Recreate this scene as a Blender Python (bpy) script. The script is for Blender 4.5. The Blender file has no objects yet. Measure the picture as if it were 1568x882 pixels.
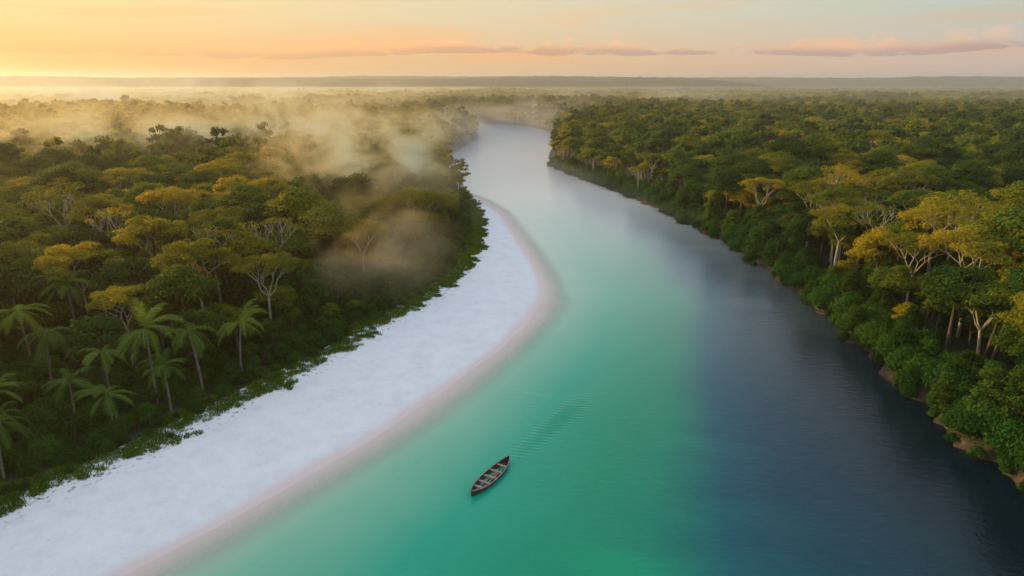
import bpy, math, random
import numpy as np
from mathutils import Vector
random.seed(7); rng=np.random.default_rng(7)
sc=bpy.context.scene
sc.view_settings.view_transform='Standard'; sc.view_settings.look='None'; sc.view_settings.exposure=0

# ------------------------------------------------------------------ node helpers
def newmat(name):
    m=bpy.data.materials.new(name); m.use_nodes=True; nt=m.node_tree; nt.nodes.clear()
    out=nt.nodes.new('ShaderNodeOutputMaterial'); return m,nt,out
def N(nt,t,**kw):
    n=nt.nodes.new(t)
    for k,v in kw.items():
        if k.startswith('i_'): n.inputs[k[2:].replace('_',' ')].default_value=v
        else: setattr(n,k,v)
    return n
def ramp(nt,src,stops):
    r=N(nt,'ShaderNodeValToRGB'); cr=r.color_ramp
    while len(cr.elements)<len(stops): cr.elements.new(0.5)
    for e,(p,c) in zip(cr.elements,stops):
        e.position=p; e.color=(c[0],c[1],c[2],1)
    nt.links.new(src,r.inputs[0]); return r.outputs[0]
def math_(nt,op,a,b=None,c=None,clamp=False):
    n=N(nt,'ShaderNodeMath',operation=op,use_clamp=clamp)
    for i,v in enumerate((a,b,c)):
        if v is None: continue
        if isinstance(v,(int,float)): n.inputs[i].default_value=v
        else: nt.links.new(v,n.inputs[i])
    return n.outputs[0]
def mapr(nt,v,a,b,c=0.,d=1.,smooth=True):
    n=N(nt,'ShaderNodeMapRange',interpolation_type='SMOOTHSTEP' if smooth else 'LINEAR')
    nt.links.new(v,n.inputs[0])
    for i,x in zip((1,2,3,4),(a,b,c,d)): n.inputs[i].default_value=x
    return n.outputs[0]
def mixc(nt,f,a,b,mode='MIX'):
    n=N(nt,'ShaderNodeMixRGB',blend_type=mode)
    for i,v in enumerate((f,a,b)):
        if isinstance(v,(int,float)): n.inputs[i].default_value=v
        elif isinstance(v,tuple): n.inputs[i].default_value=(v[0],v[1],v[2],1)
        else: nt.links.new(v,n.inputs[i])
    return n.outputs[0]
def attr(nt,name): 
    a=N(nt,'ShaderNodeAttribute'); a.attribute_name=name; return a.outputs['Fac']
def noise(nt,scale,detail=4,rough=.55,vec=None,dist=0):
    n=N(nt,'ShaderNodeTexNoise'); n.inputs['Scale'].default_value=scale; n.inputs['Detail'].default_value=detail
    n.inputs['Roughness'].default_value=rough; n.inputs['Distortion'].default_value=dist
    if vec is not None: nt.links.new(vec,n.inputs['Vector'])
    return n.outputs['Fac']
def pos(nt): return N(nt,'ShaderNodeNewGeometry').outputs['Position']
def scalev(nt,v,s):
    m=N(nt,'ShaderNodeVectorMath',operation='MULTIPLY'); nt.links.new(v,m.inputs[0]); m.inputs[1].default_value=s; return m.outputs[0]
def sstep(a,b,x):
    t=np.clip((x-a)/(b-a),0,1); return t*t*(3-2*t)

# ------------------------------------------------------------------ materials
def foliage(name,stops,trans=.3):
    m,nt,out=newmat(name)
    lc=attr(nt,'lc'); oi=N(nt,'ShaderNodeObjectInfo').outputs['Random']
    f=math_(nt,'ADD',math_(nt,'MULTIPLY',lc,.5),math_(nt,'MULTIPLY',oi,.5))
    col=ramp(nt,f,stops)
    # large-scale stand variation
    big=noise(nt,.018,2,.5,pos(nt))
    col=mixc(nt,mapr(nt,big,.38,.62,0,.65),col,mixc(nt,1.,col,(1.5,1.12,.5),'MULTIPLY'))
    p=N(nt,'ShaderNodeBsdfPrincipled'); p.inputs['Roughness'].default_value=.6; p.inputs['Specular IOR Level'].default_value=.06
    t=N(nt,'ShaderNodeBsdfTranslucent'); mx=N(nt,'ShaderNodeMixShader'); mx.inputs[0].default_value=trans
    nt.links.new(col,p.inputs['Base Color']); nt.links.new(mixc(nt,1.,col,(1.9,1.5,.4),'MULTIPLY'),t.inputs['Color'])
    nt.links.new(p.outputs[0],mx.inputs[1]); nt.links.new(t.outputs[0],mx.inputs[2]); nt.links.new(mx.outputs[0],out.inputs[0])
    return m
M_leaf=foliage('broadleaf_foliage',[(0,(.008,.024,.004)),(.35,(.026,.068,.008)),(.62,(.08,.14,.012)),(1,(.22,.23,.018))],.38)
M_leafy=foliage('yellow_green_foliage',[(0,(.04,.06,.006)),(.4,(.13,.16,.012)),(.7,(.25,.245,.018)),(1,(.37,.29,.025))],.45)
M_palm=foliage('palm_foliage',[(0,(.03,.075,.012)),(.5,(.085,.16,.022)),(1,(.2,.26,.04))],.35)
M_bush=foliage('bank_shrub_foliage',[(0,(.008,.032,.005)),(.5,(.026,.088,.010)),(1,(.075,.15,.018))],.28)
M_grass=foliage('grass_foliage',[(0,(.03,.075,.006)),(.5,(.07,.15,.012)),(1,(.14,.20,.02))],.25)
def bark(name,a,b):
    m,nt,out=newmat(name); p=N(nt,'ShaderNodeBsdfPrincipled'); p.inputs['Roughness'].default_value=.85
    n=noise(nt,2.2,5,.65,scalev(nt,pos(nt),(1,1,.25)))
    nt.links.new(ramp(nt,n,[(.3,a),(.7,b)]),p.inputs['Base Color']); nt.links.new(p.outputs[0],out.inputs[0]); return m
M_bark=bark('pale_bark',(.22,.18,.12),(.5,.42,.3))
M_barkp=bark('palm_bark',(.08,.065,.045),(.2,.165,.12))
M_barkd=bark('dark_bark',(.05,.037,.025),(.12,.09,.06))

# ------------------------------------------------------------------ quad mesh builder
class MB:
    def __init__(s): s.v=[];s.f=[];s.m=[];s.l=[];s.n=0
    def add(s,v,f,m,l):
        v=np.asarray(v,float).reshape(-1,3); f=np.asarray(f,int).reshape(-1,4)
        s.v.append(v); s.f.append(f+s.n); s.m.append(np.full(len(f),m)); s.l.append(np.broadcast_to(np.asarray(l,float),(len(f),)).copy()); s.n+=len(v)
    def tube(s,pts,rad,sides,m,l=.5):
        pts=np.array(pts,float); k=len(pts); V=[]
        for i in range(k):
            d=pts[min(i+1,k-1)]-pts[max(i-1,0)]; d/=np.linalg.norm(d)+1e-9
            a=np.cross(d,[0,0,1.]) if abs(d[2])<.9 else np.cross(d,[1.,0,0]); a/=np.linalg.norm(a); b=np.cross(d,a)
            for j in range(sides):
                t=2*math.pi*j/sides; V.append(pts[i]+rad[i]*(math.cos(t)*a+math.sin(t)*b))
        F=[(i*sides+j,i*sides+(j+1)%sides,(i+1)*sides+(j+1)%sides,(i+1)*sides+j) for i in range(k-1) for j in range(sides)]
        s.add(V,F,m,l)
    def leaves(s,p,nrm,size,m,l,asp=.55):
        n=len(p); nrm=nrm/(np.linalg.norm(nrm,axis=1,keepdims=True)+1e-9)
        r=rng.normal(size=(n,3)); t=np.cross(nrm,r); t/=np.linalg.norm(t,axis=1,keepdims=True)+1e-9; b=np.cross(nrm,t)
        sz=(size*rng.uniform(.6,1.3,n))[:,None]
        V=np.stack([p-t*sz,p-b*sz*asp-t*sz*.1,p+t*sz,p+b*sz*asp-t*sz*.1],1).reshape(-1,3)
        F=np.arange(4*n).reshape(n,4); s.add(V,F,m,l)
    def lobe(s,c,r,flat,n,size,m,core=True):
        d=rng.normal(size=(n,3)); d/=np.linalg.norm(d,axis=1,keepdims=True)
        fl=(d[:,2]<0)&(rng.random(n)<.7); d[fl,2]*=-1
        rr=r*(.66+.48*rng.random(n)**.7); p=np.array(c)+d*rr[:,None]*np.array([1,1,flat])
        p+=rng.normal(size=(n,3))*r*.08
        nn=d*np.array([1,1,1/flat])+rng.normal(size=(n,3))*.5+np.array([0,0,.25])
        base=rng.uniform(0,.45)
        s.leaves(p,nn,size,m,np.clip(base+rng.uniform(0,.55,n),0,1))
        if core:  # dark solid core added inside the lobe to block light and see-through
            k=5; ph=np.linspace(0.15,math.pi-.15,k)
            s.tube([(c[0],c[1],c[2]-math.cos(a)*r*.6*flat) for a in ph],[r*.6*math.sin(a) for a in ph],6,m,.05)
    def mesh(s,name,mats):
        v=np.concatenate(s.v); f=np.concatenate(s.f); m=np.concatenate(s.m); l=np.concatenate(s.l)
        me=bpy.data.meshes.new(name); me.vertices.add(len(v)); me.vertices.foreach_set('co',v.ravel().astype(np.float32))
        me.loops.add(f.size); me.loops.foreach_set('vertex_index',f.ravel().astype(np.int32))
        me.polygons.add(len(f)); me.polygons.foreach_set('loop_start',np.arange(0,f.size,4,dtype=np.int32))
        for x in mats: me.materials.append(x)
        me.update(calc_edges=True); me.polygons.foreach_set('material_index',m.astype(np.int32))
        a=me.attributes.new('lc','FLOAT','FACE'); a.data.foreach_set('value',l.astype(np.float32)); me.update(); return me

def dome_tree(name,h,R,leafmat,size,dens,nl,flat=.62,round_=.5):
    mb=MB(); lean=rng.normal(size=2)*.5; top=h-R*round_
    mb.tube([(0,0,-1),(lean[0]*.4,lean[1]*.4,h*.35),(lean[0],lean[1],top)],[.38,.28,.14],6,0)
    for i in range(nl):
        a=i*2.4+rng.uniform(-.3,.3); q=math.sqrt((i+.5)/nl); rad=R*.78*q
        z=h-R*.3-R*round_*1.15*q**2+rng.uniform(-.18,.18)*R
        lr=R*rng.uniform(.20,.42); c=(lean[0]+rad*math.cos(a),lean[1]+rad*math.sin(a),z-lr*.3)
        mb.tube([(lean[0],lean[1],top-R*.35),((lean[0]+c[0])/2,(lean[1]+c[1])/2,(top+c[2])/2-R*.12),c],[.13,.09,.04],4,0)
        mb.lobe(c,lr,flat,int(dens*lr*lr/(size*size)),size,1)
    return mb.mesh(name,[M_barkd,leafmat])
def wall_tree(name,h,R,leafmat,size,dens,nl):
    # bank tree: foliage hangs from the top almost to the ground (light side of a river edge)
    mb=MB(); mb.tube([(0,0,-1),(.2,.1,h*.5),(.1,-.2,h*.9)],[.3,.2,.08],6,0)
    for i in range(nl):
        t=(i+.5)/nl; a=i*2.4+rng.uniform(-.4,.4); z=h*(.97-.86*t); rad=R*(.25+.75*math.sin(min(1,t*1.25)*math.pi*.55))*.7*rng.uniform(.6,1.1)
        lr=R*rng.uniform(.28,.48); c=(rad*math.cos(a),rad*math.sin(a),z)
        mb.tube([(.1,0,max(0,z-1)),c],[.09,.03],4,0); mb.lobe(c,lr,.85,int(dens*lr*lr/(size*size)),size,1)
    return mb.mesh(name,[M_barkd,leafmat])
def branch(mb,p,d,L,r,depth,ends,spread,up):
    d=d/np.linalg.norm(d); mid=p+d*L*.5+rng.normal(size=3)*L*.07; e=p+d*L
    mb.tube([p,mid,e],[r,r*.82,r*.62],6 if r>.1 else 4,0)
    if depth==0: ends.append(e); return
    k=3 if rng.random()<.6 else 2; a0=rng.uniform(0,6.28)
    for i in range(k):
        a=a0+i*6.28/k+rng.uniform(-.5,.5)
        nd=d+spread*np.array([math.cos(a),math.sin(a),0])+np.array([0,0,up]); 
        branch(mb,e,nd,L*rng.uniform(.6,.8),r*.62,depth-1,ends,spread,up)
def umbrella_tree(name,h,leafmat,size,dens,lobe_r,depth=3,spread=.75,up=-.02,bare=0.,trunk=.45):
    mb=MB(); ends=[]; th=h*trunk
    p0=np.array([rng.normal()*.6,rng.normal()*.6,th])
    mb.tube([(0,0,-1),(p0[0]*.3+.2,p0[1]*.3,th*.5),p0],[.38,.29,.24],7,0)
    k=4; a0=rng.uniform(0,6)
    for i in range(k):
        a=a0+i*6.28/k+rng.uniform(-.4,.4)
        branch(mb,p0,np.array([math.cos(a)*.6,math.sin(a)*.6,1.]),h*.2,.19,depth-1,ends,spread,up)
    for e in ends:
        if rng.random()<bare: continue
        lr=lobe_r*rng.uniform(.7,1.3)
        mb.lobe(tuple(e+np.array([0,0,.1])),lr,.5,int(dens*lr*lr/(size*size)),size,1,core=False)
    return mb.mesh(name,[M_bark,leafmat])
def palm_mesh(name,h,seed,nf=17,fl=4.6):
    mb=MB(); lx,ly=rng.normal(size=2)*1.0
    pts=[(lx*t*t,ly*t*t,-.5+(h+.5)*t) for t in np.linspace(0,1,8)]
    mb.tube(pts,list(np.linspace(.2,.12,8)),8,0)
    top=np.array(pts[-1])
    for i in range(nf):
        a=i*2.4+rng.uniform(-.2,.2); el=-.25+1.5*((i*7)%nf)/nf+rng.uniform(-.1,.1); L=fl*rng.uniform(.85,1.15)
        d=np.array([math.cos(a)*math.cos(el),math.sin(a)*math.cos(el),math.sin(el)])
        P=[top.copy()]; dd=d.copy(); n=12
        for j in range(n):
            dd=dd+np.array([0,0,-.075-.016*j]); dd/=np.linalg.norm(dd); P.append(P[-1]+dd*L/n)
        mb.tube(P,list(np.linspace(.05,.02,n+1)),3,1,.8)
        side=np.cross(d,[0,0,1.]); side/=np.linalg.norm(side); V=[];F=[];ll=[]
        shade=rng.uniform(.05,.55)
        for j in range(2,n*2):
            t=j/(n*2); q=t*n; i0=int(q); p=P[i0]*(1-(q-i0))+P[min(i0+1,n)]*(q-i0)
            ax=P[min(i0+1,n)]-P[i0]; ax=ax/(np.linalg.norm(ax)+1e-9) if i0<n else d
            ln=.8*math.sin(math.pi*min(1,.12+t*.85))+.1
            for sg in (-1,1):
                dv=side*sg*.75+ax*.7+np.array([0,0,-.32+rng.normal()*.12]); dv/=np.linalg.norm(dv)
                w=ax*.07; b=len(V); V+= [p-w,p+w,p+dv*ln+w*.3,p+dv*ln-w*.3]; F.append((b,b+1,b+2,b+3)); ll.append(min(1,shade+rng.uniform(0,.4)))
        mb.add(V,F,1,ll)
    return mb.mesh(name,[M_barkp,M_palm])
def bush_mesh(name,R,H,mat,size,dens,nl):
    mb=MB()
    for i in range(nl):
        a=i*2.4; q=math.sqrt(i/nl); lr=R*rng.uniform(.38,.58)
        c=(R*.6*q*math.cos(a),R*.6*q*math.sin(a),H*(1-.6*q*q)*rng.uniform(.7,1)-lr*.5)
        mb.tube([(0,0,-.3),c],[.06,.03],4,0)
        mb.lobe(c,lr,.85,int(dens*lr*lr/(size*size)),size,1)
    return mb.mesh(name,[M_barkd,mat])
def tuft_mesh(name,R,H,mat,n):
    mb=MB(); V=[];F=[];l=[]
    for i in range(n):
        a=rng.uniform(0,6.28); r=R*math.sqrt(rng.random()); p=np.array([r*math.cos(a),r*math.sin(a),-.05])
        b=rng.uniform(0,6.28); w=np.array([math.cos(b),math.sin(b),0])*.07; o=np.array([rng.normal()*.3,rng.normal()*.3,rng.uniform(.5,1)])*H
        k=len(V); V+=[p-w,p+w,p+o*.6+w,p+o*.6-w, p+o+np.array([0.,0,-.1*H])+w*.3,p+o+np.array([0.,0,-.1*H])-w*.3]
        F+=[(k,k+1,k+2,k+3),(k+3,k+2,k+4,k+5)]; c=rng.random(); l+=[c,c]
    mb.add(V,F,1,l); return mb.mesh(name,[M_barkd,mat])
def grove_mesh(name,W,n,size,mat):
    mb=MB()
    for i in range(n):
        x,y=rng.uniform(-W/2,W/2,2); R=rng.uniform(4,7.5); h=rng.uniform(8,18)
        for k in range(4):
            a=rng.uniform(0,6.28); lr=R*rng.uniform(.45,.65); c=(x+R*.45*math.cos(a),y+R*.45*math.sin(a),h+rng.uniform(-1.5,.5)-lr*.4)
            mb.lobe(c,lr,.6,26,size,1,core=True)
    return mb.mesh(name,[M_barkd,mat])

# ------------------------------------------------------------------ river plan (metres; camera stands over x=0,y=0)
def curve(pts,sm=6):
    pts=np.array(pts,float); yy=np.arange(-400,1500,1.); xx=np.interp(yy,pts[:,0],pts[:,1])
    k=np.exp(-.5*(np.arange(-3*sm,3*sm+1)/sm)**2); k/=k.sum()
    xs=np.convolve(np.pad(xx,3*sm,mode='edge'),k,'valid')
    return lambda y: np.interp(y,yy,xs)
S=curve([(-400,-200),(0,-92),(40,-57),(60.5,-41),(73,-32),(91,-19.3),(106.8,-11),(128.3,-1),(148.9,6.2),(164.4,8.8),(183,7.3),(215,3.5),(247,-1.5),(273,-5),(306,-15),(315,-20.9),(358,-27),(450,-44),(515,-40.8),(658,-29),(770,-35),(868,-68),(940,-282),(1000,-600),(1080,-1100),(1500,-1100)],5)
XLf=curve([(-400,-225),(0,-112),(40,-79),(69.7,-60.9),(81.9,-51.9),(95.1,-44.8),(106,-39.3),(123,-30.9),(139,-26),(156,-17.9),(180,-12.3),(210,-10.1),(247,-11),(289,-16.4),(315,-22),(358,-28),(450,-45),(515,-41.8),(658,-30),(770,-36),(868,-69),(940,-283),(1000,-601),(1080,-1100),(1500,-1100)],5)
XRf=curve([(-400,60),(0,62),(60,64),(84.5,63.5),(99.5,64.6),(116.7,65.9),(134,68.4),(151,69.5),(180,68.9),(215,68.7),(247,63.8),(281,58.6),(335,46.9),(379,34.7),(431,22.9),(470,24),(719,44),(850,20),(925,-55),(1000,-160),(1069,-282),(1150,-700),(1200,-1100),(1500,-1100)],4)
def wob(y,s): return 1.1*np.sin(y*.31+s)+.8*np.sin(y*.73+2*s)+.5*np.sin(y*1.7+s*3)
XL=lambda y: XLf(y)+wob(y,.6)*.8
XR=lambda y: XRf(y)+wob(y,2.1)
def land_h(x,y):
    rise=lambda d: 1.2*np.sin(x*.013+1)*np.sin(y*.011)+1.2
    dl=XLf(y)-x; dr=x-XR(y)
    zl=-3+4.9*sstep(-4,6,dl)+sstep(10,80,dl)*rise(dl)
    zr=-3+5.4*sstep(-1.6,4.4,dr)+sstep(8,80,dr)*rise(dr)*1.6
    z=np.where(dl>-5,np.maximum(zl,-3),zr); z=np.where(y>1190,2.5,z); return z

def grid_mesh(name,xs,ys,zf,attrs={},mat=None,smooth=True):
    X,Y=np.meshgrid(xs,ys); Z=zf(X,Y); nx,ny=len(xs),len(ys)
    co=np.stack([X,Y,Z],-1).reshape(-1,3).astype(np.float32)
    i=np.arange(nx*ny).reshape(ny,nx); f=np.stack([i[:-1,:-1],i[:-1,1:],i[1:,1:],i[1:,:-1]],-1).reshape(-1,4)
    return raw_mesh(name,co,f,{k:fn(X,Y).ravel() for k,fn in attrs.items()},mat,smooth)
def raw_mesh(name,co,f,attrs,mat,smooth=True):
    me=bpy.data.meshes.new(name); me.vertices.add(len(co)); me.vertices.foreach_set('co',np.asarray(co,np.float32).ravel())
    me.loops.add(f.size); me.loops.foreach_set('vertex_index',f.ravel().astype(np.int32))
    me.polygons.add(len(f)); me.polygons.foreach_set('loop_start',np.arange(0,f.size,4,dtype=np.int32)); me.update(calc_edges=True)
    me.polygons.foreach_set('use_smooth',np.full(len(f),smooth))
    for k,v in attrs.items():
        a=me.attributes.new(k,'FLOAT','POINT'); a.data.foreach_set('value',np.asarray(v,np.float32))
    if mat: me.materials.append(mat)
    me.update(); o=bpy.data.objects.new(name,me); sc.collection.objects.link(o); return o
def axis(a,b,st,lo,hi,n):
    mid=np.arange(a,b,st); L=a-np.geomspace(st,a-lo,n)[::-1]; R=b-st+np.geomspace(st,hi-b,n); return np.concatenate([L,mid,R])

# ground
m,nt,out=newmat('forest_floor_earth'); p=N(nt,'ShaderNodeBsdfPrincipled'); p.inputs['Roughness'].default_value=.95
P=pos(nt); n1=noise(nt,.9,6,.65,P); n2=noise(nt,.15,4,.6,P)
earth=ramp(nt,n1,[(.3,(.025,.018,.010)),(.55,(.07,.042,.026)),(.75,(.15,.095,.062))])
flo=ramp(nt,n2,[(.35,(.012,.022,.005)),(.65,(.03,.045,.01))])
sx=N(nt,'ShaderNodeSeparateXYZ'); nt.links.new(P,sx.inputs[0])
nt.links.new(mixc(nt,mapr(nt,sx.outputs[2],.8,1.9),earth,flo),p.inputs['Base Color'])
b=N(nt,'ShaderNodeBump'); b.inputs['Strength'].default_value=.8; b.inputs['Distance'].default_value=.4; nt.links.new(n1,b.inputs['Height']); nt.links.new(b.outputs[0],p.inputs['Normal'])
nt.links.new(p.outputs[0],out.inputs[0]); M_ground=m
grid_mesh('ground',axis(-110,110,1.,-14000,14000,45),np.concatenate([axis(30,340,1.2,-900,341,12)[:-12],np.arange(341,1200,5.),1200+np.geomspace(10,16000,40)]),
  lambda X,Y: land_h(X,Y)+.25*np.sin(X*1.3+Y*.7)*np.sin(Y*1.1-X*.4),mat=M_ground)

# beach
m,nt,out=newmat('white_sand'); p=N(nt,'ShaderNodeBsdfPrincipled')
P=pos(nt); sx=N(nt,'ShaderNodeSeparateXYZ'); nt.links.new(P,sx.inputs[0]); n1=noise(nt,.35,6,.65,P); n2=noise(nt,3.,5,.75,P); n3=noise(nt,.06,3,.5,P)
dry=ramp(nt,math_(nt,'ADD',math_(nt,'MULTIPLY',n1,.6),math_(nt,'MULTIPLY',n2,.4)),[(.36,(.74,.72,.73)),(.5,(.82,.80,.805)),(.66,(.87,.85,.855))])
zz=math_(nt,'ADD',sx.outputs[2],math_(nt,'MULTIPLY',math_(nt,'SUBTRACT',n3,.5),.5))
wet=mapr(nt,zz,.10,.55,1,0)
col=mixc(nt,math_(nt,'MULTIPLY',wet,.85),dry,(.80,.61,.55))
wet2=mapr(nt,sx.outputs[2],-.02,.08,1,0)
col=mixc(nt,math_(nt,'MULTIPLY',wet2,.3),col,(.58,.47,.40))
spk=mapr(nt,noise(nt,1.1,4,.65,P),.57,.63); at=attr(nt,'edge')
spk2=mapr(nt,noise(nt,1.6,4,.8,P),.68,.72)
col=mixc(nt,math_(nt,'MULTIPLY',spk,at),col,(.10,.08,.05))
col=mixc(nt,math_(nt,'MULTIPLY',spk2,.6),col,(.35,.3,.26))
nt.links.new(col,p.inputs['Base Color']); nt.links.new(mapr(nt,wet2,0,1,.9,.5),p.inputs['Roughness'])
b=N(nt,'ShaderNodeBump'); b.inputs['Strength'].default_value=.9; b.inputs['Distance'].default_value=.18; nt.links.new(math_(nt,'ADD',n1,math_(nt,'MULTIPLY',n2,.6)),b.inputs['Height']); nt.links.new(b.outputs[0],p.inputs['Normal'])
nt.links.new(p.outputs[0],out.inputs[0])
ys=np.arange(-150,322,.8); T=np.linspace(0,1,60)
Yb,Tb=np.meshgrid(ys,T,indexing='ij'); xl=XLf(Yb)-4; xs_=S(Yb)+12
Xb=xl+(xs_-xl)*Tb; sd=S(Yb)-Xb; wid=np.maximum(S(Yb)-XLf(Yb),.5)
shore=.25*np.sin(Yb*.11)+.12*np.sin(Yb*.37)
dd=sd+shore
Zb=np.where(dd>0,1.6*(1-np.exp(-dd/7.))*np.clip(wid/8,.35,1),dd*.09)
Zb+=.03*np.sin(Xb*.5+Yb*.23)*np.sin(Yb*.31)*(dd>1)
Zb=np.where(sd<-4,Zb-.04*(-sd-4)**2,Zb)
ii=np.arange(Yb.size).reshape(Yb.shape); ff=np.stack([ii[:-1,:-1],ii[:-1,1:],ii[1:,1:],ii[1:,:-1]],-1).reshape(-1,4)
raw_mesh('sand_beach',np.stack([Xb,Yb,Zb],-1).reshape(-1,3),ff,{'edge':(sstep(6,0,Xb-XLf(Yb))).ravel()},m)

# ------------------------------------------------------------------ water
m,nt,out=newmat('river_water'); p=N(nt,'ShaderNodeBsdfPrincipled'); P=pos(nt)
u=attr(nt,'u'); sda=attr(nt,'sd'); far=attr(nt,'far')
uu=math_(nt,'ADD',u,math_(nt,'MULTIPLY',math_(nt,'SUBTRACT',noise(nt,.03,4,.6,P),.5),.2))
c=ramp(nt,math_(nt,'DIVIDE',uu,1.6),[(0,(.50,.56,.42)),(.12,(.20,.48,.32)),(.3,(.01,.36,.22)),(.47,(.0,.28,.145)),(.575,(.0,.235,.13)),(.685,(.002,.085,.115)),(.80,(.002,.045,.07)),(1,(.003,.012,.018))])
sxx=N(nt,'ShaderNodeSeparateXYZ'); nt.links.new(P,sxx.inputs[0])
far_reflect_col=mixc(nt,mapr(nt,sxx.outputs[1],170,420),(.70,.78,.77),(.92,.86,.80))  # pale sky reflection and mist put into the far water's base colour
c=mixc(nt,math_(nt,'MULTIPLY',far,.92),c,far_reflect_col)
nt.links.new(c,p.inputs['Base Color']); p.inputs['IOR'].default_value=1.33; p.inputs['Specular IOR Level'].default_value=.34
p.inputs['Roughness'].default_value=.08
nt.links.new(mapr(nt,sda,-.5,7,.05,1.),p.inputs['Alpha'])
w1=noise(nt,1.,4,.6,scalev(nt,P,(.55,1.1,1))); w2=noise(nt,.12,3,.55,P); w3=noise(nt,3.5,3,.6,P)
hgt=math_(nt,'ADD',math_(nt,'ADD',math_(nt,'MULTIPLY',w1,.55),math_(nt,'MULTIPLY',w3,.25)),math_(nt,'MULTIPLY',w2,.3))
wk=N(nt,'ShaderNodeTexWave',wave_type='BANDS',bands_direction='X'); mp=N(nt,'ShaderNodeMapping'); mp.vector_type='TEXTURE'
mp.inputs['Rotation'].default_value=(0,0,math.radians(80)); nt.links.new(P,mp.inputs[0]); nt.links.new(mp.outputs[0],wk.inputs[0]); wk.inputs['Scale'].default_value=.36; wk.inputs['Distortion'].default_value=3.; wk.inputs['Detail Scale'].default_value=.4
hgt=math_(nt,'ADD',hgt,math_(nt,'MULTIPLY',math_(nt,'MULTIPLY',wk.outputs['Fac'],attr(nt,'wk')),1.3))
b=N(nt,'ShaderNodeBump'); b.inputs['Strength'].default_value=.34; b.inputs['Distance'].default_value=.3; nt.links.new(hgt,b.inputs['Height']); nt.links.new(b.outputs[0],p.inputs['Normal'])
nt.links.new(p.outputs[0],out.inputs[0])
def xb(Y): return np.where(Y<150,17.7+(Y-60.5)*.27,np.minimum(41.9,41.9))*(Y<150)+(Y>=150)*(S(Y)+(XRf(Y)-S(Y))*.58)
def uf(X,Y): return (X-S(Y))/np.maximum(xb(Y)-S(Y),8)
def wkf(X,Y):
    # boat wake: wedge opening behind the canoe (up-river)
    ex,ey=.488,.873; dx=X-0.2; dy=Y-84; a=dx*ex+dy*ey; c_=np.abs(dx*ey-dy*ex-0.05*a)
    return sstep(0,2,a)*(1-sstep(12,28,a))*(1-sstep(.5,1.5+a*.09,c_))
xsw=axis(-70,80,1.2,-1300,140,14); ysw=np.concatenate([[-400,-200,-100,0],np.arange(40,340,1.2),np.arange(340,1260,6.)])
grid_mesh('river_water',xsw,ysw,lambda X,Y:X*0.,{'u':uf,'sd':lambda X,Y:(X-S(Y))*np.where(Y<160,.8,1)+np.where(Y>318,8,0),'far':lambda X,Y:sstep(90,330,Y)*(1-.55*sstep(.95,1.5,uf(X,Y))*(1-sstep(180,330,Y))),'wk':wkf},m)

# ------------------------------------------------------------------ prototypes
proto=bpy.data.collections.new('rainforest_species')
names=[]
def P_(nm,me): 
    o=bpy.data.objects.new(nm,me); proto.objects.link(o); names.append(nm)
P_('a0_canopy',dome_tree('canopy_tree_a',15,5.6,M_leaf,.25,4.4,21))
P_('a1_canopy',dome_tree('canopy_tree_b',17.5,6.8,M_leaf,.27,4.2,26,.55,.4))
P_('a2_canopy',dome_tree('canopy_tree_c',13,4.4,M_leaf,.24,4.4,16,.75,.7))
P_('a3_canopy',dome_tree('canopy_tree_d',14.5,5.4,M_leafy,.24,4.,20,.6,.5))
P_('a4_canopy',dome_tree('canopy_tree_e',12,3.9,M_bush,.25,4.4,15,.8,.9))
P_('a5_bank',wall_tree('bank_tree_a',10,3.4,M_bush,.23,4.4,20))
P_('a6_bank',wall_tree('bank_tree_b',12,3.8,M_leaf,.25,4.2,22))
P_('b0_umbrella',umbrella_tree('umbrella_tree_a',18,M_leafy,.23,4.4,1.5,3,.85))
P_('b1_umbrella',umbrella_tree('umbrella_tree_b',16,M_leaf,.23,4.4,1.4,3,.8))
P_('b2_bare',umbrella_tree('sparse_tree',17,M_leafy,.2,2.,1.,4,.7,.05,.35))
P_('c0_bush',bush_mesh('bank_shrub_a',2.6,3.2,M_bush,.2,4.8,9))
P_('c1_bush',bush_mesh('bank_shrub_b',1.9,2.3,M_bush,.17,4.8,8))
P_('d0_tuft',tuft_mesh('grass_tuft',.9,.9,M_grass,70))
P_('e0_far',dome_tree('far_tree_a',15,5.8,M_leaf,.6,5.,13))
P_('e1_far',dome_tree('far_tree_b',17,5.2,M_leaf,.55,5.,11,.7,.8))
P_('e2_far',dome_tree('far_tree_c',14,5.2,M_leafy,.55,4.5,12))
P_('e3_farumb',umbrella_tree('far_umbrella',18,M_leafy,.45,5.,1.8,2,.9))
P_('f0_grove',grove_mesh('far_grove_a',56,52,1.7,M_leaf))
P_('f1_grove',grove_mesh('far_grove_b',56,52,1.7,M_leafy))
IDX={n:i for i,n in enumerate(sorted(names))}

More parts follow.
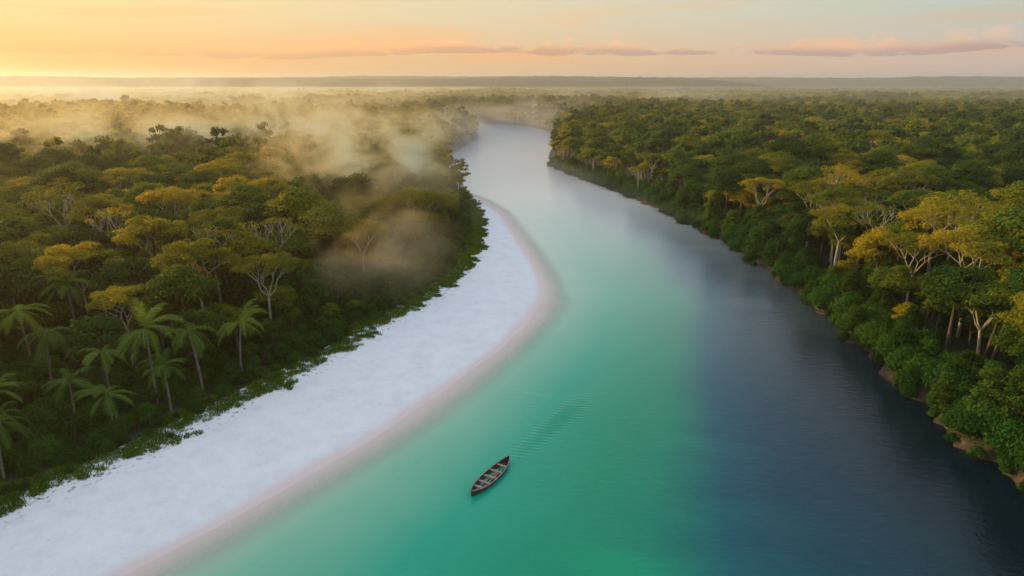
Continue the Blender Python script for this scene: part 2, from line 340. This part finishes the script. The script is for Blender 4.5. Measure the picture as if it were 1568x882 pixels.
def scatter(name,pts,rots,scl,idx):
    me=bpy.data.meshes.new(name); n=len(pts); me.vertices.add(n); me.vertices.foreach_set('co',np.asarray(pts,np.float32).ravel())
    for k,v in(('rot',rots),('scl',scl)):
        a=me.attributes.new(k,'FLOAT_VECTOR','POINT'); a.data.foreach_set('vector',np.asarray(v,np.float32).ravel())
    a=me.attributes.new('idx','INT','POINT'); a.data.foreach_set('value',np.asarray(idx,np.int32)); me.update()
    o=bpy.data.objects.new(name,me); sc.collection.objects.link(o)
    ng=bpy.data.node_groups.new(name+'_scatter','GeometryNodeTree')
    ng.interface.new_socket('Geometry',in_out='INPUT',socket_type='NodeSocketGeometry'); ng.interface.new_socket('Geometry',in_out='OUTPUT',socket_type='NodeSocketGeometry')
    gi=ng.nodes.new('NodeGroupInput'); go=ng.nodes.new('NodeGroupOutput'); ip=ng.nodes.new('GeometryNodeInstanceOnPoints'); ci=ng.nodes.new('GeometryNodeCollectionInfo')
    ci.inputs['Collection'].default_value=proto; ci.inputs['Separate Children'].default_value=True; ci.inputs['Reset Children'].default_value=True
    def na(nm,t):
        x=ng.nodes.new('GeometryNodeInputNamedAttribute'); x.data_type=t; x.inputs['Name'].default_value=nm; return x.outputs['Attribute']
    er=ng.nodes.new('FunctionNodeEulerToRotation'); L=ng.links.new
    L(gi.outputs[0],ip.inputs['Points']); L(ci.outputs[0],ip.inputs['Instance']); ip.inputs['Pick Instance'].default_value=True
    L(na('idx','INT'),ip.inputs['Instance Index']); L(na('rot','FLOAT_VECTOR'),er.inputs[0]); L(er.outputs[0],ip.inputs['Rotation']); L(na('scl','FLOAT_VECTOR'),ip.inputs['Scale'])
    L(ip.outputs[0],go.inputs[0]); md=o.modifiers.new('scatter','NODES'); md.node_group=ng; return o

palms=[(-80,118,13),(-55.6,97.5,12),(-61.5,95.5,9.8),(-51.5,93.5,8),(-45.6,106,10),(-50,101,11),(-63,89,7.5),(-64,75.5,8.5),(-80,105.5,12),(-70,84,8.5),(-57,88,6.5),(-72,98,11)]
heroes=[(-59.7,125,19,0),(-54,150,19,2),(-70,161,19,1),(-82,125,18,0),(-66,110,15,1),(-98,128,18,1),(-62,138,20,2),(-76,142,20,0),(-47,126,17,1),(-92,156,20,2),(-36,160,17,0),(-105,170,20,0),
 (87,125,21,0),(87,160,20,2),(89,201,20,1),(140,231,20,0),(84,138,18,1),(147,215,20,0),(80,281,19,0),(104,150,20,0),(112,178,19,1),(125,160,20,0),(98,112,17,0),(92,180,20,2),(80,218,19,1),(112,132,21,0),(120,205,21,1),(98,250,20,0)]
def jgrid(x0,x1,y0,y1,st):
    xs=np.arange(x0,x1,st); ys=np.arange(y0,y1,st); X,Y=np.meshgrid(xs,ys); X=X+(np.arange(len(ys))%2)[:,None]*st*.5
    return (X+rng.uniform(-.42,.42,X.shape)*st).ravel(),(Y+rng.uniform(-.42,.42,X.shape)*st).ravel()
def inland(x,y): return np.where(y>1195,500,np.maximum(XL(y)-x,x-XR(y)))
def cone(x,y): return np.abs(x)<np.maximum(y,0)*.86+45
PT=[];RO=[];SC=[];IX=[]
def push(x,y,s,sz,ix,zo=0.):
    n=len(x); z=land_h(x,y)+zo
    PT.append(np.stack([x,y,z],1)); RO.append(np.stack([rng.normal(size=n)*.05,rng.normal(size=n)*.05,rng.uniform(0,6.28,n)],1))
    SC.append(np.stack([s,s,s*sz],1)); IX.append(ix)
def pick(n,opts):
    ks=[IDX[k] for k,_ in opts]; w=np.array([q for _,q in opts],float); return rng.choice(ks,size=n,p=w/w.sum())
# near forest
x,y=jgrid(-260,260,45,285,5.8); d=inland(x,y); k=(d>np.where(x<XLf(y),3.5,2.2))&cone(x,y)
for a in palms: k&=((x-a[0])**2+(y-a[1])**2>3.6**2)
for a in heroes: k&=((x-a[0])**2+(y-a[1])**2>3.**2)
x,y,d=x[k],y[k],d[k]; left=x<XLf(y)
g=np.where(left,.42+.6*sstep(3,26,d),.66+.42*sstep(3,16,d))*rng.uniform(.60,1.34,len(x))
for a in palms: g=np.where(((x-a[0])**2+(y-a[1]+4)**2<7.5**2),np.minimum(g,.45),g)
for a in heroes: g=np.where(((x-a[0])**2+(y-a[1]+3)**2<7**2),np.minimum(g,.74),g)
ix=pick(len(x),[('a0_canopy',3),('a1_canopy',2.4),('a2_canopy',3),('a3_canopy',2.8),('a4_canopy',2.2),('b0_umbrella',.7),('b1_umbrella',.6),('b2_bare',.15)])
ix=np.where((g<.75)&left,pick(len(x),[('a2_canopy',2),('a4_canopy',3),('a0_canopy',1),('a5_bank',1.5)]),ix)
ix=np.where((d<9)&~left,pick(len(x),[('a5_bank',3),('a6_bank',3),('a4_canopy',.5)]),ix)
push(x,y,g,rng.uniform(.85,1.15,len(x)),ix)
# understory / bank shrubs
x,y=jgrid(-130,120,45,440,2.4); d=inland(x,y); left=x<XLf(y); k=(d>np.where(left,.8,.7))&(d<np.where(left,26,10))&cone(x,y)
x,y,d=x[k],y[k],d[k]; left=x<XLf(y)
s=np.where(left,.28+.5*sstep(0,9,d),.5+.7*sstep(0,4,d))*rng.uniform(.7,1.3,len(x))
z0=np.where(left,0,np.clip(.4-land_h(x,y),0,3))
push(x,y,s,rng.uniform(.8,1.2,len(x)),pick(len(x),[('c0_bush',1),('c1_bush',1.2)]),z0)
x,y=jgrid(-260,260,60,300,5.); d=inland(x,y); k=(d>20)&cone(x,y); x,y=x[k],y[k]; push(x,y,rng.uniform(.8,1.5,len(x)),np.ones(len(x)),pick(len(x),[('c0_bush',1),('c1_bush',.6)]))
# tufts on forest margin
x,y=jgrid(-90,20,45,320,.85); d=XL(y)-x; k=(d>-.9+rng.normal(size=len(x))*.6)&(d<5)&(x<0)&cone(x,y); x,y=x[k],y[k]
zt=np.maximum(land_h(x,y),1.35); PT.append(np.stack([x,y,zt],1)); n=len(x); RO.append(np.stack([np.zeros(n),np.zeros(n),rng.uniform(0,6.28,n)],1)); s=rng.uniform(.4,1.1,n); SC.append(np.stack([s,s,s],1)); IX.append(np.full(n,IDX['d0_tuft']))
scatter('rainforest',np.concatenate(PT),np.concatenate(RO),np.concatenate(SC),np.concatenate(IX))
PT=[];RO=[];SC=[];IX=[]
x,y=jgrid(-900,900,285,960,7.4); d=inland(x,y); k=(d>2.5)&cone(x,y); x,y,d=x[k],y[k],d[k]
s=(.66+.42*sstep(0,22,d))*rng.uniform(.54,1.42,len(x))
push(x,y,s,rng.uniform(.85,1.15,len(x)),pick(len(x),[('e0_far',3),('e1_far',3),('e2_far',2.8),('e3_farumb',1.)]))
x,y=jgrid(-3300,3300,960,3900,46); d=inland(x,y); k=(d>28)&cone(x,y); x,y=x[k],y[k]
push(x,y,rng.uniform(.9,1.15,len(x)),rng.uniform(.8,1.35,len(x)),pick(len(x),[('f0_grove',1),('f1_grove',.6)]))
x,y=jgrid(-1300,200,940,1260,8); d=inland(x,y); k=(d>2)&(d<40)&cone(x,y); x,y=x[k],y[k]
push(x,y,rng.uniform(.7,1.1,len(x)),np.ones(len(x)),pick(len(x),[('e0_far',1),('e1_far',1)]))
scatter('distant_rainforest',np.concatenate(PT),np.concatenate(RO),np.concatenate(SC),np.concatenate(IX))

# individual trees
pm=[palm_mesh('palm_a',10,1,16),palm_mesh('palm_b',10,2,19,5.),palm_mesh('palm_c',10,3,14,4.3)]
for i,(a,b_,h) in enumerate(palms):
    o=bpy.data.objects.new('palm_tree',pm[i%3]); sc.collection.objects.link(o); s=h/10; o.location=(a,b_,float(land_h(np.array(a),np.array(b_)))); o.rotation_euler=(0,0,i*1.7); w_=max(s,.9)*1.08; o.scale=(w_,w_,s)
hm=[umbrella_tree('umbrella_crown_tree',20,M_leafy,.22,4.4,1.4,4,.72,-.02,.1,.5),umbrella_tree('forked_rainforest_tree',20,M_leafy,.22,3.8,1.25,4,.65,.05,.2,.5),umbrella_tree('sparse_rainforest_tree',20,M_leafy,.2,1.5,.8,4,.6,.12,.45,.5)]
for i,(a,b_,h,t) in enumerate(heroes):
    o=bpy.data.objects.new(['umbrella_tree','forked_tree','bare_branched_tree'][t],hm[t]); sc.collection.objects.link(o); s=h/20; o.location=(a,b_,float(land_h(np.array(a),np.array(b_)))); o.rotation_euler=(0,0,i*2.1); o.scale=(s,s,s)

# ------------------------------------------------------------------ hills
m,nt,out=newmat('forested_hills'); p=N(nt,'ShaderNodeBsdfPrincipled'); p.inputs['Roughness'].default_value=1
nt.links.new(ramp(nt,noise(nt,.02,5,.7,pos(nt)),[(.3,(.01,.02,.006)),(.7,(.04,.05,.012))]),p.inputs['Base Color']); nt.links.new(p.outputs[0],out.inputs[0])
def hill(y0,wy,hf):
    xs=np.arange(-6500,6500,14.); ys=y0+np.linspace(-wy,wy,15)
    rn=rng.normal(size=(len(ys),len(xs)))
    rn=np.apply_along_axis(lambda r:np.convolve(r,[.25,.5,.25],'same'),1,rn)
    def z(X,Y): return hf(X)*np.cos((Y-y0)/wy*math.pi/2)**.7+rn*3.5+3
    return grid_mesh('distant_hills',xs,ys,z,mat=m,smooth=False)
hill(4400,400,lambda X:(80+5*np.sin(X*.0013)+4*np.sin(X*.0041+1))*(1-.85*sstep(900,1900,X)))
hill(6300,500,lambda X:(100+7*np.sin(X*.0011+2)+4*np.sin(X*.0037)))

# ------------------------------------------------------------------ canoe
def boat():
    root=bpy.data.objects.new('wooden_canoe',None); sc.collection.objects.link(root)
    L=9.4; Bm=.98; ns=40; nr=14
    mw,nt,out=newmat('weathered_wood'); p=N(nt,'ShaderNodeBsdfPrincipled'); p.inputs['Roughness'].default_value=.6
    tc=N(nt,'ShaderNodeTexCoord').outputs['Object']; n1=noise(nt,3.,6,.7,scalev(nt,tc,(.35,4,4)))
    nt.links.new(ramp(nt,n1,[(.3,(.03,.014,.01)),(.6,(.08,.042,.028)),(.8,(.17,.11,.075))]),p.inputs['Base Color']); nt.links.new(p.outputs[0],out.inputs[0])
    mg,nt,out=newmat('worn_light_wood'); p=N(nt,'ShaderNodeBsdfPrincipled'); p.inputs['Roughness'].default_value=.7
    tc=N(nt,'ShaderNodeTexCoord').outputs['Object']; n1=noise(nt,5.,5,.7,tc)
    nt.links.new(ramp(nt,n1,[(.3,(.18,.12,.09)),(.7,(.42,.31,.24))]),p.inputs['Base Color']); nt.links.new(p.outputs[0],out.inputs[0])
    def hw(t): return Bm*max(0.,1-abs(t)**2.3)**.85+.02
    def sheer(t): return .48+.42*abs(t)**2.6
    def shell(name,off,mat):
        V=[]
        for i in range(ns+1):
            t=-1+2*i/ns
            for j in range(nr+1):
                a=-math.pi/2+math.pi*j/nr; w=max(hw(t)-off,.008); top=sheer(t); bot=-.22+.35*abs(t)**4+off
                y=w*math.sin(a); z=top-(top-bot)*max(0,math.cos(a))**.62
                V.append((t*(L/2-off),y,z))
        idx=np.arange(len(V)).reshape(ns+1,nr+1); f=np.stack([idx[:-1,:-1],idx[:-1,1:],idx[1:,1:],idx[1:,:-1]],-1).reshape(-1,4)
        o=raw_mesh(name,np.array(V),f,{},mat); o.parent=root
    shell('hull',0,mw); shell('inner_hull',.05,mw)
    mb=MB()
    for sg in(-1,1):
        mb.tube([(-1*L/2+L*i/ns,sg*hw(-1+2*i/ns),sheer(-1+2*i/ns)+.01) for i in range(ns+1)],[.055]*(ns+1),6,0)
    o=bpy.data.objects.new('gunwale',mb.mesh('gunwale',[mg])); sc.collection.objects.link(o); o.parent=root
    def box(name,x0,x1,y0,y1,z0,z1,mat):
        V=[(a,b,c) for a in(x0,x1) for b in(y0,y1) for c in(z0,z1)]
        F=np.array([(0,1,3,2),(4,6,7,5),(0,4,5,1),(2,3,7,6),(0,2,6,4),(1,5,7,3)])
        o=raw_mesh(name,np.array(V),F,{},mat,False); o.parent=root; bv=o.modifiers.new('b','BEVEL'); bv.width=.012
    for k,tx in enumerate((-.62,-.33,-.03,.28,.58)):
        w=hw(tx)-.05; box('thwart_%d'%(k+1),tx*L/2-.16,tx*L/2+.16,-w,w,sheer(tx)-.13,sheer(tx)-.08,mg)
    for k in range(4): box('floor_board_%d'%(k+1),-2.6,2.4,-.46+k*.24,-.26+k*.24,-.02,.01,mg if k%2 else mw)
    for k,tx in enumerate(np.linspace(-.78,.78,12)):
        w=hw(tx)-.055; rb=MB(); rb.tube([(tx*L/2,w*math.sin(a),sheer(tx)-(sheer(tx)+.15-.35*abs(tx)**4)*max(0,math.cos(a))**.62) for a in np.linspace(-1.5,1.5,11)],[.03]*11,4,0)
        o=bpy.data.objects.new('rib_%d'%(k+1),rb.mesh('rib',[mw])); sc.collection.objects.link(o); o.parent=root
    pd=MB(); pd.tube([(-1.9,.25,.18),(.3,-.2,.42)],[.03,.03],6,0); pd.tube([(.3,-.2,.42),(.5,-.24,.44),(1.0,-.34,.47)],[.03,.11,.06],6,0)
    o=bpy.data.objects.new('paddle',pd.mesh('paddle',[mg])); sc.collection.objects.link(o); o.parent=root
    root.location=(-2.75,79.05,.02); root.rotation_euler=(0,0,math.radians(60.8)); root.scale=(1.04,1.08,1.04)
boat()

# ------------------------------------------------------------------ haze and mist (real volumes, warm sunlight tint put into their colour)
def volmat(name,dens,aniso,col=(1,1,1),het=None):
    m,nt,out=newmat(name); v=N(nt,'ShaderNodeVolumeScatter'); v.inputs['Anisotropy'].default_value=aniso; v.inputs['Color'].default_value=(*col,1); v.inputs['Density'].default_value=dens
    if het:
        oc=N(nt,'ShaderNodeTexCoord').outputs['Object']; ln=N(nt,'ShaderNodeVectorMath',operation='LENGTH'); nt.links.new(oc,ln.inputs[0])
        fall=mapr(nt,ln.outputs['Value'],1.,0.,0,1); nz=noise(nt,het,3,.6,scalev(nt,pos(nt),(1,.7,1.3)),1.2)
        d=math_(nt,'MULTIPLY',math_(nt,'MULTIPLY',fall,mapr(nt,nz,.42,.72)),dens); nt.links.new(d,v.inputs['Density'])
        try: m.cycles.volume_step_rate=2.0
        except Exception: pass
    nt.links.new(v.outputs[0],out.inputs['Volume']); return m
def boxobj(name,lo,hi,mat):
    V=[(a,b,c) for a in(lo[0],hi[0]) for b in(lo[1],hi[1]) for c in(lo[2],hi[2])]
    F=np.array([(0,1,3,2),(4,6,7,5),(0,4,5,1),(2,3,7,6),(0,2,6,4),(1,5,7,3)])
    return raw_mesh(name,np.array(V),F,{},mat,False)
SUN_TINT=(1,.64,.25)  # gold of the low sun, put into the haze colour
boxobj('morning_haze',(-9000,-600,-6),(9000,9500,135),volmat('haze_air',.00017,.6,(1,.84,.62)))
boxobj('forest_haze',(-4000,300,-5),(-150,3800,34),volmat('sun_tinted_haze_air',.0006,.5,SUN_TINT))
boxobj('forest_haze',(-3900,400,-4.5),(-330,3700,31),volmat('sun_tinted_haze_air',.0006,.5,SUN_TINT))
boxobj('forest_haze',(-4100,720,-4),(4100,3600,37),volmat('sun_tinted_haze_air',.0003,.5,(1,.76,.46)))
for k,(y0,h) in enumerate(((235,5.5),(330,7.5))):
    boxobj('river_mist',(-46-k,y0,-1-k*.2),(74+k,905+k,h),volmat('river_mist_vapour',.0025,.3,(1,.97,.93)))
import bmesh
def mist(c,r,dens,sc_,col=(1,.69,.33)):  # default colour carries the sun's warm tint
    me=bpy.data.meshes.new('mist'); bm=bmesh.new(); bmesh.ops.create_icosphere(bm,subdivisions=3,radius=1); bm.to_mesh(me); bm.free()
    me.materials.append(volmat('mist_vapour',dens,.4,col,sc_)); o=bpy.data.objects.new('mist',me); sc.collection.objects.link(o); o.location=c; o.scale=r
mist((-48,232,26),(46,50,24),.15,.045)
mist((-30,152,15),(22,32,15),.09,.06)
mist((-124,384,26),(80,70,25),.08,.03)
mist((-200,345,24),(100,60,21),.07,.03)
mist((-600,1050,30),(640,260,50),.015,.008,(1,.76,.46))
mist((-50,545,10),(42,140,28),.04,.03,(1,.88,.72))
mist((30,850,10),(170,230,30),.018,.012,(1,.84,.64))
mist((260,1300,22),(380,180,30),.009,.009,(1,.84,.62))

# ------------------------------------------------------------------ light
AZ=math.radians(-68); EL=math.radians(10)
w=bpy.data.worlds.new('World'); sc.world=w; w.use_nodes=True; nt=w.node_tree; nt.nodes.clear()
out=N(nt,'ShaderNodeOutputWorld'); bg=N(nt,'ShaderNodeBackground'); bg.inputs['Strength'].default_value=.1
sk=N(nt,'ShaderNodeTexSky',sky_type='NISHITA'); sk.sun_disc=False; sk.sun_elevation=EL; sk.sun_rotation=AZ; sk.air_density=1.; sk.dust_density=2.5; sk.ozone_density=1.
tc=N(nt,'ShaderNodeTexCoord').outputs['Generated']; sx=N(nt,'ShaderNodeSeparateXYZ'); nt.links.new(tc,sx.inputs[0]); z=sx.outputs[2]
dt=N(nt,'ShaderNodeVectorMath',operation='DOT_PRODUCT'); nt.links.new(tc,dt.inputs[0]); dt.inputs[1].default_value=(math.sin(AZ),math.cos(AZ),0)
a=math_(nt,'MULTIPLY_ADD',dt.outputs['Value'],.5,.5)
# azimuth steps: right frame edge a=.37, centre .69, left edge .93
low=ramp(nt,a,[(0,(.36,.34,.40)),(.37,(.74,.48,.37)),(.69,(.90,.48,.22)),(.93,(1,.42,.09)),(1,(1,.5,.14))])
hi=ramp(nt,a,[(0,(.40,.46,.56)),(.37,(.50,.59,.54)),(.69,(.80,.67,.44)),(.93,(1,.72,.32)),(1,(1,.78,.4))])
zen=ramp(nt,a,[(0,(.46,.58,.78)),(.37,(.54,.68,.86)),(.7,(.84,.89,.97)),(1,(1.0,.94,.9))])
g=mixc(nt,mapr(nt,z,.0,.1),low,hi); g=mixc(nt,mapr(nt,z,.1,.5),g,zen)
g=mixc(nt,1.,g,(10.,10.,10.),'MULTIPLY')
nis=mixc(nt,1.,sk.outputs[0],(.06,.06,.06),'MULTIPLY')
base=mixc(nt,1.,g,nis,'ADD')
n=noise(nt,3.2,7,.6,scalev(nt,tc,(1,1,14))); n2=noise(nt,17,8,.66,scalev(nt,tc,(1,1,2.2))); n3=noise(nt,2.6,3,.5,scalev(nt,tc,(1,1,5)))
st=math_(nt,'MULTIPLY',mapr(nt,n,.50,.64),math_(nt,'MULTIPLY',mapr(nt,z,.012,.03),mapr(nt,z,.14,.08)))
base=mixc(nt,math_(nt,'MULTIPLY',st,.8),base,mixc(nt,1.,base,(1.12,.92,.80),'MULTIPLY'))
# low strato-cumulus bank, flat-based
zj=math_(nt,'ADD',z,math_(nt,'MULTIPLY',math_(nt,'SUBTRACT',n3,.5),.03))
cb=math_(nt,'MULTIPLY',mapr(nt,zj,.034,.037),mapr(nt,zj,.070,.036))
cm=math_(nt,'MULTIPLY',mapr(nt,math_(nt,'ADD',math_(nt,'MULTIPLY',n2,.9),math_(nt,'MULTIPLY',cb,.2)),.54,.64),mapr(nt,cb,0,.25))
ccol=mixc(nt,mapr(nt,zj,.038,.050),mixc(nt,1.,base,(.72,.68,.82),'MULTIPLY'),mixc(nt,1.,base,(1.25,1.02,.88),'MULTIPLY'))
base=mixc(nt,math_(nt,'MULTIPLY',cm,mapr(nt,a,.95,.6,.35,.95)),base,ccol)
nt.links.new(base,bg.inputs['Color']); nt.links.new(bg.outputs[0],out.inputs[0])
sl=bpy.data.lights.new('sun','SUN'); sl.energy=5; sl.angle=math.radians(.5); sl.color=(1,.70,.30); so=bpy.data.objects.new('sun',sl); sc.collection.objects.link(so)
dirv=Vector((math.sin(AZ)*math.cos(EL),math.cos(AZ)*math.cos(EL),math.sin(EL))); so.rotation_euler=dirv.to_track_quat('Z','Y').to_euler()

cam=bpy.data.cameras.new('camera'); co=bpy.data.objects.new('camera',cam); sc.collection.objects.link(co); co.location=(0,0,50); co.rotation_euler=(math.radians(90-16.7),0,0)
cam.lens=24; cam.sensor_width=36; cam.clip_end=30000; sc.camera=co
